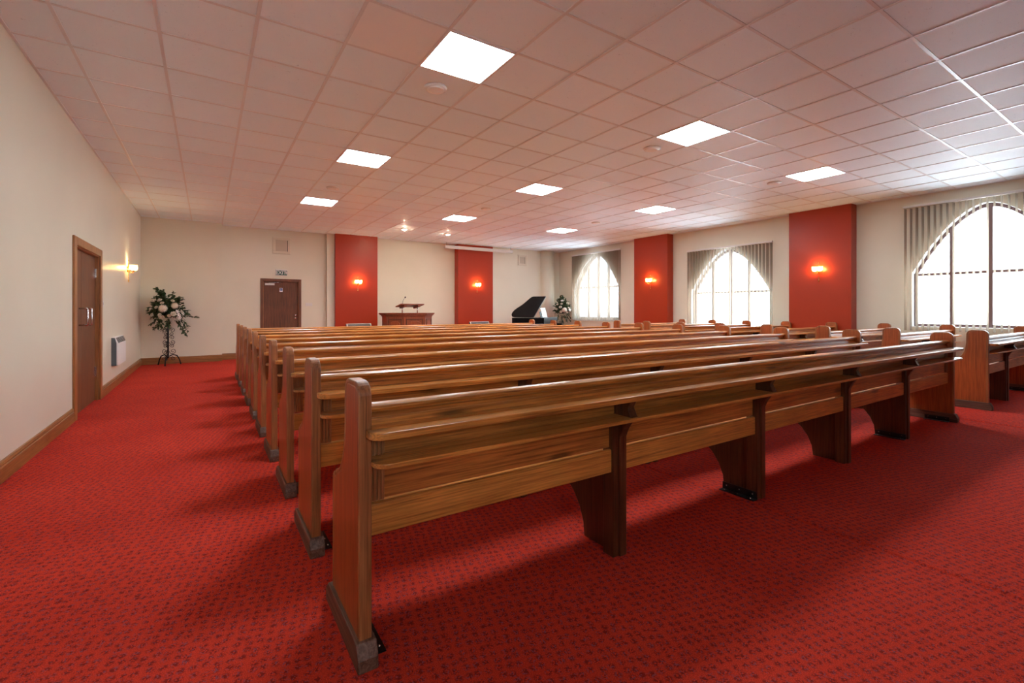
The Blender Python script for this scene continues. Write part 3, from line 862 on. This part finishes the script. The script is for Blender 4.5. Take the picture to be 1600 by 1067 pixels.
# exit sign
t = thing('exit_sign', (1.63, YB, 2.20), 0, 'small green and white exit sign above the dark single door', 'exit sign')
MB().box(-0.14, -0.05, -0.078, 0.14, 0, 0.078).build('sign_box', M_WHITE, t, 0.006)
MB().box(-0.13, -0.053, -0.068, 0.13, -0.050, 0.050).build('sign_face', M_GREEN, t)
fc = bpy.data.curves.new('exit_text', 'FONT'); fc.body = 'EXIT'; fc.size = 0.125; fc.align_x = 'CENTER'; fc.align_y = 'CENTER'; fc.extrude = 0.0008; fc.offset = 0.002
tmp = bpy.data.objects.new('tmp', fc); COL.objects.link(tmp)
dg = bpy.context.evaluated_depsgraph_get()
me = bpy.data.meshes.new_from_object(tmp.evaluated_get(dg)); bpy.data.objects.remove(tmp)
me.materials.clear(); me.materials.append(M_WHITE)
o = bpy.data.objects.new('lettering', me); COL.objects.link(o); o.parent = t; o.location = (-0.015, -0.0545, -0.008); o.rotation_euler = (PI / 2, 0, 0)
ar = MB().prism([(0.105, -0.045), (0.095, 0.0), (0.088, 0.0), (0.108, 0.03), (0.126, 0.0), (0.118, 0.0), (0.118, -0.045)], -0.0545, -0.053, 'y')
ar.build('arrow', M_WHITE, t)
# light switches / sockets
def plate(p, rz, lb, gang=1):
    t = thing('light_switch', p, rz, lb, 'switch')
    a = 0.043 * gang
    MB().box(-a, -0.009, -0.043, a, 0, 0.043).build('switch_plate', M_WHITE, t, 0.003)
    for k in range(gang):
        x = (k - (gang - 1) / 2) * 0.06
        MB().box(x - 0.01, -0.013, -0.018, x + 0.01, -0.009, 0.018).build('rocker', M_WHITE, t, 0.002)
plate((2.30, YB, 1.37), 0, 'white switch plate on the cream wall right of the single door', 2)
plate((XL, 8.60, 1.32), PI / 2, 'white switch plate just beyond the double door frame')
# convector heaters
def heater(p, rz, wd, ht, dp, lb):
    t = thing('wall_heater', p, rz, lb, 'heater', 'white wall heaters')
    h2 = ht / 2
    MB().prism([(0, -h2), (-dp, -h2), (-dp, h2 - 0.10), (-dp * 0.55, h2), (0, h2)], -wd / 2, wd / 2, 'x').build('heater_body', [M_PFRAME], t, 0.006)
    for s in (-1, 1):
        MB().prism([(0, -h2 - 0.002), (-dp * 0.75, -h2 - 0.002), (-dp * 0.75, h2 - 0.09), (-dp * 0.5, h2 - 0.01), (0, h2 - 0.01)], s * wd / 2 - 0.004, s * wd / 2 + 0.004, 'x').build('side_cheek', M_GREY, t)
    b = MB()
    e = 0.012
    dirv = Vector((0, dp * 0.45, 0.10)).normalized(); nv = Vector((0, -0.10, dp * 0.45)).normalized()
    base = Vector((0, -dp, h2 - 0.10)) + nv * 0.0015
    ln = math.hypot(dp * 0.45, 0.10)
    for k in range(7):
        a0 = base + dirv * (0.012 + k * (ln - 0.02) / 7)
        a1 = a0 + dirv * 0.0085
        x0_, x1_ = -wd / 2 + 0.03, wd / 2 - 0.03
        vs = [Vector((x0_, 0, 0)) + a0, Vector((x1_, 0, 0)) + a0, Vector((x1_, 0, 0)) + a1, Vector((x0_, 0, 0)) + a1]
        vs += [v_ + nv * 0.002 for v_ in vs]
        b.add(vs, [(0, 1, 2, 3), (4, 5, 6, 7), (0, 1, 5, 4), (1, 2, 6, 5), (2, 3, 7, 6), (3, 0, 4, 7)])
    b.build('air_grille', M_GRILLE, t)
    return t
heater((XL, 9.72, 0.585), PI / 2, 0.80, 0.44, 0.085, 'white panel heater with grey side low on the left wall beside the door')
heater((3.55, 13.10, 0.625), 0, 0.68, 0.44, 0.11, 'white heater at the foot of the terracotta column left of the pulpit')
heater((7.40, 13.10, 0.625), 0, 0.70, 0.44, 0.11, 'white heater at the foot of the terracotta column right of the pulpit')

# ================================================================== PULPIT
t = thing('pulpit', (4.72, 12.25, 0), 0, 'reddish wooden three-sided pulpit with arched panels, standing before the cream wall', 'pulpit')
PW = [(-0.66, 0.35), (-0.66, -0.02), (-0.30, -0.38), (0.30, -0.38), (0.66, -0.02), (0.66, 0.35)]
def off(pts, d):
    c = Vector((0, 0)); return [(p[0] * (1 + d / 0.6), p[1] * (1 + d / 0.6)) for p in pts]
# stage up to 1.08 m then cornice
MB().prism(PW, 0.0, 1.06, 'z').build('body', W_PULP, t, 0.004)
c = MB()
for d, z0_, z1_ in ((0.012, 1.04, 1.062), (0.03, 1.062, 1.085), (0.055, 1.085, 1.11), (0.075, 1.11, 1.145)):
    c.prism(off(PW, d), z0_, z1_, 'z')
c.build('cornice', W_PULP, t, 0.005)
MB().prism(off(PW, 0.03), 0.0, 0.12, 'z').build('plinth', W_PULP, t, 0.008)
M_PDARK = wood('pulpit_moulding', 0, (0.05, 0.012, 0.005), (0.10, 0.024, 0.009), (0.16, 0.04, 0.013), knots=False)
M_PLIGHT = wood('pulpit_panel', 2, (0.17, 0.036, 0.010), (0.32, 0.075, 0.02), (0.44, 0.12, 0.035), vary=0.1, knots=False)
for i in range(1, 4):
    a, b_ = Vector((*PW[i], 0)), Vector((*PW[i + 1], 0))
    mid = (a + b_) / 2; d = (b_ - a).normalized(); ln = (b_ - a).length
    nrm = Vector((d.y, -d.x, 0))
    R = Matrix(((d.x, -nrm.x, 0, mid.x), (d.y, -nrm.y, 0, mid.y), (0, 0, 1, 0), (0, 0, 0, 1)))   # local x along face, y into body
    hw = ln / 2 - 0.06
    o = MB()
    o.box(-hw, -0.012, 0.20, -hw + 0.02, 0.01, 0.98, 0, R); o.box(hw - 0.02, -0.012, 0.20, hw, 0.01, 0.98, 0, R)
    o.box(-hw, -0.012, 0.96, hw, 0.01, 0.98, 0, R); o.box(-hw, -0.012, 0.20, hw, 0.01, 0.22, 0, R)
    pm = o.build('panel_moulding', M_PDARK, t, 0.003)
    aw = hw - 0.05
    outl = [(-aw, 0.26), (aw, 0.26), (aw, 0.84)] + [(aw * math.cos(q), 0.84 + 0.085 * math.sin(q)) for q in [PI * k / 10 for k in range(1, 10)]] + [(-aw, 0.84)]
    MB().prism(outl, -0.016, 0.0, 'y', 0, R).build('arched_panel', M_PLIGHT, pm, 0.008)
# book rest on two posts
br = MB().prism([(-0.34, -0.22), (0.34, -0.22), (0.34, 0.20), (-0.34, 0.20)], 0, 0.03, 'z', 0, Matrix.Translation((0, -0.02, 1.33)) @ Matrix.Rotation(-0.16, 4, 'X'))
br.box(-0.24, -0.20, -0.045, -0.16, 0.16, 0.0, 0, Matrix.Translation((0, -0.02, 1.33)) @ Matrix.Rotation(-0.16, 4, 'X'))
br.box(0.16, -0.20, -0.045, 0.24, 0.16, 0.0, 0, Matrix.Translation((0, -0.02, 1.33)) @ Matrix.Rotation(-0.16, 4, 'X'))
br.build('book_rest', W_PULP, t, 0.006)
for x in (-0.22, 0.22):
    MB().tube([(x, -0.03, 1.14), (x, -0.03, 1.315)], 0.014, 12).build('post', M_STEEL, t)
t = thing('microphone', (4.55, 12.33, 1.362), 0, 'slim gooseneck microphone clipped on the raised pulpit book rest', 'microphone')
MB().lathe([(0.032, -0.01), (0.032, 0.012), (0.010, 0.02), (0.008, 0.05)], 16).build('mount', M_BLKM, t)
MB().tube([(0, 0, 0.04), (0.005, 0, 0.09), (0.03, 0, 0.15), (0.07, 0, 0.20)], 0.005, 8).build('gooseneck', M_GREY, t)
MB().sphere((0.078, 0, 0.213), 0.019, 12, 8, 0, (1, 1, 1.3)).build('capsule', M_BLKM, t)

# ================================================================== GRAND PIANO
# local: +x tail to keyboard ... built with spine on local -y side; keyboard end at local +x
ang = math.atan2(-0.845, 0.535)          # local +x points towards the keyboard
t = thing('grand_piano', (7.92, 11.42, 0), ang, 'black grand piano with raised lid at the front right by the flowers', 'piano')
def piano_outline(s=1.0, ex=0.0):
    # x from tail (-0.72) to keyboard (0.72); y: spine at 0 -> treble side 1.38 (further from the viewer)
    pts = [(0.72, 0.0), (0.72, 1.24), (-0.02, 1.24), (-0.08, 1.20), (-0.13, 1.06), (-0.18, 0.88), (-0.24, 0.70), (-0.32, 0.54), (-0.38, 0.37), (-0.385, 0.20), (-0.33, 0.06), (-0.22, 0.0)]
    return pts
def smooth_outline(pts, fixed=2):
    out = pts[:fixed + 1]
    q = pts[fixed:]
    for i in range(len(q) - 1):
        p0 = q[max(i - 1, 0)]; p1 = q[i]; p2 = q[i + 1]; p3 = q[min(i + 2, len(q) - 1)]
        for s_ in range(1, 5):
            u = s_ / 4
            out.append(tuple(0.5 * ((2 * p1[j]) + (-p0[j] + p2[j]) * u + (2 * p0[j] - 5 * p1[j] + 4 * p2[j] - p3[j]) * u * u + (-p0[j] + 3 * p1[j] - 3 * p2[j] + p3[j]) * u ** 3) for j in (0, 1)))
    return out
PO = smooth_outline(piano_outline())
# mirror: spine nearest the viewer. Viewer is on local side: decide with sign
side = 1.0
def SY(pts): return [(p[0], p[1] * side) for p in pts]
MB().prism(SY([p for p in PO if p[0] <= 0.42] + [(0.42, 0.0)]) if False else SY(PO), 0.68, 0.985, 'z').build('case', M_BLACK, t, 0.006)
lid_pts = [(min(p[0], 0.40), p[1]) for p in PO]
seen = []
for p in lid_pts:
    if not seen or (abs(p[0] - seen[-1][0]) + abs(p[1] - seen[-1][1])) > 1e-4: seen.append(p)
Ml = Matrix.Translation((0, 0, 0.995)) @ Matrix.Rotation(math.radians(31) * side, 4, 'X')
MB().prism(SY(seen), 0.0, 0.022, 'z', 0, Ml).build('lid', M_BLACK, t, 0.004)
MB().tube([(0.45, 0.62, 0.98), (0.39, 0.56, 1.33)], 0.011, 8).build('lid_prop', M_BLACK, t)
MB().box(-0.012, -0.30, 0.0, 0.0, 0.30, 0.20, 0, Matrix.Translation((0.50, 0.64, 0.985)) @ Matrix.Rotation(-0.25, 4, 'Y')).build('music_desk', M_BLACK, t, 0.004)
MB().box(0.53, 0.06 * side, 0.983, 0.72, 1.18 * side, 0.992).build('fallboard', M_BLACK, t, 0.003)
k_ = MB()
for i in range(52):
    yk = 0.07 + i * 0.0212
    k_.box(0.72, yk, 0.70, 0.86, yk + 0.0198, 0.725)
k_.build('white_keys', M_PAPER, t)
MB().box(0.72, 0.0, 0.66, 0.88, 1.24, 0.70).build('key_bed', M_BLACK, t, 0.004)
for a_, b_ in (((0.72, 0.0), (0.88, 0.06)), ((0.72, 1.18), (0.88, 1.24))):
    MB().box(a_[0], a_[1], 0.70, b_[0], b_[1], 0.80).build('key_cheek', M_BLACK, t, 0.004)
for x_, y_ in ((0.60, 0.14), (0.60, 1.10), (-0.22, 0.28)):
    MB().lathe([(0.02, 0), (0.03, 0.02), (0.03, 0.06), (0.035, 0.08), (0.055, 0.3), (0.065, 0.68)], 12, 0, Matrix.Translation((x_, y_ * side, 0))).build('leg', M_BLACK, t)
MB().box(0.42, 0.56, 0.12, 0.52, 0.68, 0.68).build('pedal_lyre', M_BLACK, t, 0.01)
sm = MB().box(0.003, -0.21, 0.002, 0.008, 0.21, 0.30)
so = sm.build('sheet_music', M_PAPER, None)
Rz = Matrix.Rotation(ang, 4, 'Z')
pv = Matrix.Translation((7.92, 11.42, 0)) @ Rz @ Vector((0.503, 0.66, 0.9935))
so.location = pv; so.rotation_euler = (0, -0.25, ang)
tag(so, 'white open sheet music standing on the black piano music desk', 'sheet music')

# ================================================================== FLOWERS
def leaf_mb(b, pos, direction, L, Wd, roll, mi=0):
    d = Vector(direction).normalized()
    up = Vector((0, 0, 1)) if abs(d.z) < 0.95 else Vector((1, 0, 0))
    s = d.cross(up).normalized(); n_ = s.cross(d)
    s2 = s * math.cos(roll) + n_ * math.sin(roll); n2 = -s * math.sin(roll) + n_ * math.cos(roll)
    p = Vector(pos)
    vs = [p, p + d * L * 0.35 + s2 * Wd + n2 * Wd * 0.35, p + d * L * 0.75 + s2 * Wd * 0.7 + n2 * Wd * 0.2, p + d * L - n2 * L * 0.12,
          p + d * L * 0.75 - s2 * Wd * 0.7 + n2 * Wd * 0.2, p + d * L * 0.35 - s2 * Wd + n2 * Wd * 0.35, p + d * L * 0.5]
    b.add([tuple(v_) for v_ in vs], [(0, 1, 6), (1, 2, 6), (2, 3, 6), (3, 4, 6), (4, 5, 6), (5, 0, 6)], mi, True)
def rose_mesh(r, rnd):
    b = MB()
    for ring, (cnt, rr, tilt) in enumerate(((3, 0.30, 0.15), (5, 0.52, 0.40), (6, 0.75, 0.75), (7, 0.95, 1.15))):
        for k in range(cnt):
            a = 2 * PI * (k + 0.5 * (ring % 2)) / cnt + rnd.uniform(-0.15, 0.15)
            vs, fs = [], []
            for i in range(4):
                u = i / 3
                rad = rr * r * (0.25 + 0.75 * math.sin(u * PI * 0.5 + 0.1)) * (0.7 + 0.3 * math.sin(tilt))
                z = r * (0.15 + 0.85 * u * math.cos(tilt * 0.85)) * (1 - 0.15 * ring)
                for j in (-1, 0, 1):
                    aa = a + j * (PI / cnt) * 1.1 * (0.6 + 0.4 * math.sin(u * PI * 0.9))
                    k_r = rad * (1.0 if j == 0 else 0.93)
                    vs.append((k_r * math.cos(aa), k_r * math.sin(aa), z - (0 if j == 0 else 0.05 * r)))
            for i in range(3):
                for j in range(2):
                    q = i * 3 + j
                    fs.append((q, q + 1, q + 4, q + 3))
            b.add(vs, fs, 0, True)
    b.sphere((0, 0, r * 0.45), r * 0.28, 8, 5)
    return b
def hydrangea_mesh(r, rnd):
    b = MB(); b.sphere((0, 0, 0), r * 0.82, 10, 7)
    for k in range(70):
        z = 1 - 2 * (k + 0.5) / 70; ph = k * 2.399963
        q = math.sqrt(1 - z * z); d = Vector((q * math.cos(ph), q * math.sin(ph), z))
        t1 = d.orthogonal().normalized(); t2 = d.cross(t1)
        ra = rnd.uniform(0, PI)
        for m_ in range(4):
            a = ra + m_ * PI / 2
            dv = t1 * math.cos(a) + t2 * math.sin(a)
            sv = d.cross(dv)
            p = d * r * rnd.uniform(0.9, 1.02)
            w_ = r * 0.17
            b.add([tuple(p), tuple(p + dv * w_ * 0.7 + sv * w_ * 0.5), tuple(p + dv * w_ * 1.3 + d * w_ * 0.2), tuple(p + dv * w_ * 0.7 - sv * w_ * 0.5)], [(0, 1, 2, 3)])
    return b
def lily_mesh(r, rnd):
    b = MB()
    for k in range(6):
        a = k * PI / 3 + rnd.uniform(-0.08, 0.08)
        c_, s_ = math.cos(a), math.sin(a)
        vs = []
        for u, wd, h in ((0.0, 0.03, 0.0), (0.35, 0.16, 0.25), (0.7, 0.17, 0.32), (1.0, 0.02, 0.18)):
            x_ = u * r
            for j, dz in ((-1, 0.05), (0, 0), (1, 0.05)):
                vs.append((x_ * c_ - j * wd * r * s_, x_ * s_ + j * wd * r * c_, h * r + dz * r))
        fs = []
        for i in range(3):
            for j in range(2):
                q = i * 3 + j; fs.append((q, q + 1, q + 4, q + 3))
        b.add(vs, fs, 0, True)
    return b
FL = {}
def arrangement(loc, zc, rx, rz_, seed, label, trails, tall, view, roses, hyds, lilies):
    rnd = random.Random(seed)
    t = thing('flower_arrangement', (loc[0], loc[1], 0), 0, label, 'flower arrangement', 'flower arrangements on iron stands')
    b = MB()
    c0 = Vector((0, 0, zc))
    stems = []
    for k in range(150):
        z = rnd.uniform(-0.45, 1.0); ph = rnd.uniform(0, 2 * PI); q = math.sqrt(max(0, 1 - z * z))
        d = Vector((q * math.cos(ph), q * math.sin(ph), z))
        e = c0 + Vector((d.x * rx, d.y * rx * 0.75, d.z * rz_)) * rnd.uniform(0.55, 1.05)
        stems.append((c0 + Vector((0, 0, -0.05)), e))
    for tr in trails:
        stems.append(tuple(Vector(p) for p in tr))
    for tp in tall: stems += [(c0, Vector(tp) + Vector((rnd.uniform(-.04, .04), rnd.uniform(-.04, .04), rnd.uniform(-.05, 0)))) for _ in range(3)]
    for p, e in stems:
        b.tube([p, (p + e) / 2 + Vector((0, 0, 0.02)), e], 0.0028, 4, 1)
        n_ = int((e - p).length / 0.026) + 4
        for k in range(n_):
            u = 0.25 + 0.8 * k / n_
            pos = p.lerp(e, min(u, 1.0))
            dd = (e - p).normalized() + Vector((rnd.uniform(-1, 1), rnd.uniform(-1, 1), rnd.uniform(-0.9, 0.7)))
            leaf_mb(b, pos, dd, rnd.uniform(0.045, 0.085), rnd.uniform(0.014, 0.027), rnd.uniform(-1, 1))
    fo = b.build('foliage', [M_LEAF, M_STEM], t); fo['kind'] = 'stuff'
    v = Vector(view).normalized()
    rt = Vector((0, 0, 1)).cross(v).normalized() * -1
    def put(kind, lst):
        for (a, h, r) in lst:
            r = round(r * (1.0 if kind == 'hydrangea' else 1.25), 4); key = (kind, r)
            pos = c0 + rt * a + Vector((0, 0, h)) - v * (rx * 0.90 * math.sqrt(max(0.05, 1 - (a / rx) ** 2 * 0.8 - (h / rz_) ** 2 * 0.5)))
            nd = (pos - c0 - Vector((0, 0, -0.15))).normalized()
            if key not in FL:
                f_ = {'rose': rose_mesh, 'hydrangea': hydrangea_mesh, 'lily': lily_mesh}[kind](r, rnd)
                o = f_.build(kind, M_LILY if kind == 'lily' else M_PETAL, t); FL[key] = o
            else:
                o = FL[key].copy(); COL.objects.link(o); o.parent = t
            o.location = pos
            o.rotation_euler = nd.to_track_quat('Z', 'Y').to_euler()
    put('hydrangea', hyds); put('rose', roses); put('lily', lilies)
    MB().lathe([(0.05, zc - 0.17), (0.10, zc - 0.12), (0.12, zc - 0.06), (0.11, zc - 0.05)], 20).build('bowl', M_BLKM, t)
    return t
def scroll(b, c, r0, turns, a0, plane, sgn, rad=0.0055):
    pts = []
    for i in range(22):
        u = i / 21; a = a0 + sgn * u * turns * 2 * PI; r = r0 * (1 - 0.82 * u)
        pts.append(Vector(c) + plane * (r * math.cos(a)) + Vector((0, 0, r * math.sin(a))))
    b.tube(pts, rad, 6)
def iron_stand(loc, top, label):
    t = thing('flower_stand', (loc[0], loc[1], 0), 0, label, 'flower stand', 'black iron flower stands')
    MB().tube([(0, 0, 0.16), (0, 0, top)], 0.016, 10).build('pole', M_IRON, t)
    MB().lathe([(0.0, top - 0.01), (0.055, top - 0.01), (0.065, top), (0.0, top + 0.004)], 20).build('top_plate', M_IRON, t)
    for k, az in enumerate((0.35, 0.35 + 2 * PI / 3, 0.35 + 4 * PI / 3)):
        pl = Vector((math.cos(az), math.sin(az), 0))
        b = MB()
        pts = [Vector((0, 0, 0.20)) + pl * 0.02, pl * 0.09 + Vector((0, 0, 0.235)), pl * 0.17 + Vector((0, 0, 0.205)), pl * 0.215 + Vector((0, 0, 0.12)), pl * 0.245 + Vector((0, 0, 0.008))]
        b.tube(pts, [0.012, 0.013, 0.013, 0.012, 0.014], 8)
        lg = b.build('leg', M_IRON, t)
        b = MB()
        scroll(b, pl * 0.10 + Vector((0, 0, 0.15)), 0.05, 1.4, PI / 2, pl, 1)
        z = 0.30
        s = 1
        for r in (0.068, 0.048, 0.06, 0.05, 0.042, 0.058):
            if z + r > top - 0.03: break
            scroll(b, pl * (0.022 + r) + Vector((0, 0, z + 0.01)), r, 1.45, PI, pl, s); z += r * 1.55 + 0.01; s = -s
        b.build('scrollwork', M_IRON, t)
    return t
iron_stand((-0.73, 12.66), 0.98, 'black wrought iron scroll stand in the left corner below white flowers')
arrangement((-0.73, 12.66), 1.22, 0.36, 0.42, 3, 'white roses and green foliage on the iron stand in the left corner',
            [((-0.1, 0, 1.1), (-0.24, -0.05, 0.82)), ((-0.12, 0, 1.1), (-0.10, -0.1, 0.78)), ((0.12, 0, 1.1), (0.33, -0.08, 0.66)), ((0.15, 0, 1.15), (0.36, -0.05, 0.75)), ((0.1, 0, 1.1), (0.28, -0.1, 0.72)), ((0.15, 0, 1.15), (0.52, -0.05, 1.05)), ((0, -0.05, 1.1), (-0.05, -0.12, 0.80)), ((0, -0.05, 1.1), (0.02, -0.12, 0.86)), ((-0.1, -0.05, 1.1), (-0.18, -0.12, 0.84)), ((-0.1, 0, 1.1), (-0.30, 0.05, 0.92)), ((0.2, -0.05, 1.1), (0.36, -0.1, 0.86))],
            [(-0.20, 0, 1.70), (-0.12, 0, 1.62)], (-0.05, 1, 0),
            [(-0.27, -0.10, 0.036), (-0.30, 0.02, 0.03), (-0.14, 0.21, 0.04), (-0.10, 0.15, 0.036), (-0.20, 0.06, 0.032), (-0.14, -0.10, 0.036), (-0.10, -0.15, 0.042), (0.09, -0.08, 0.05), (0.02, -0.12, 0.034), (0.24, -0.04, 0.034), (0.08, 0.20, 0.036), (0.27, -0.18, 0.032), (-0.24, 0.20, 0.045)],
            [(-0.09, 0.04, 0.085), (0.12, 0.10, 0.07)],
            [(0.18, -0.10, 0.045), (0.20, -0.16, 0.045), (0.26, -0.08, 0.040), (0.16, -0.03, 0.040)])
iron_stand((10.36, 12.46), 0.98, 'black wrought iron scroll stand below the flowers beside the far window')
arrangement((10.36, 12.46), 1.26, 0.31, 0.42, 11, 'white roses and green foliage beside the piano and far window',
            [((-0.1, 0, 1.1), (-0.26, -0.05, 0.90)), ((0.12, 0, 1.1), (0.28, -0.1, 0.85)), ((0.0, -0.1, 1.1), (0.05, -0.2, 0.85)), ((0.15, 0, 1.15), (0.32, -0.05, 0.95)), ((0, -0.05, 1.1), (0.12, -0.12, 0.84)), ((0, 0, 1.1), (-0.1, -0.12, 0.86))],
            [(0.0, 0, 1.72), (0.05, 0, 1.66), (-0.12, 0, 1.58)], (0.62, 0.78, 0),
            [(-0.16, 0.14, 0.04), (-0.02, 0.16, 0.04), (-0.18, -0.02, 0.036), (-0.04, -0.10, 0.045), (0.18, 0.18, 0.045), (0.22, 0.02, 0.04), (0.16, -0.12, 0.036), (-0.25, -0.12, 0.036), (-0.06, 0.05, 0.05)],
            [(0.08, -0.04, 0.09)],
            [(0.0, 0.26, 0.06), (0.24, -0.04, 0.06)])
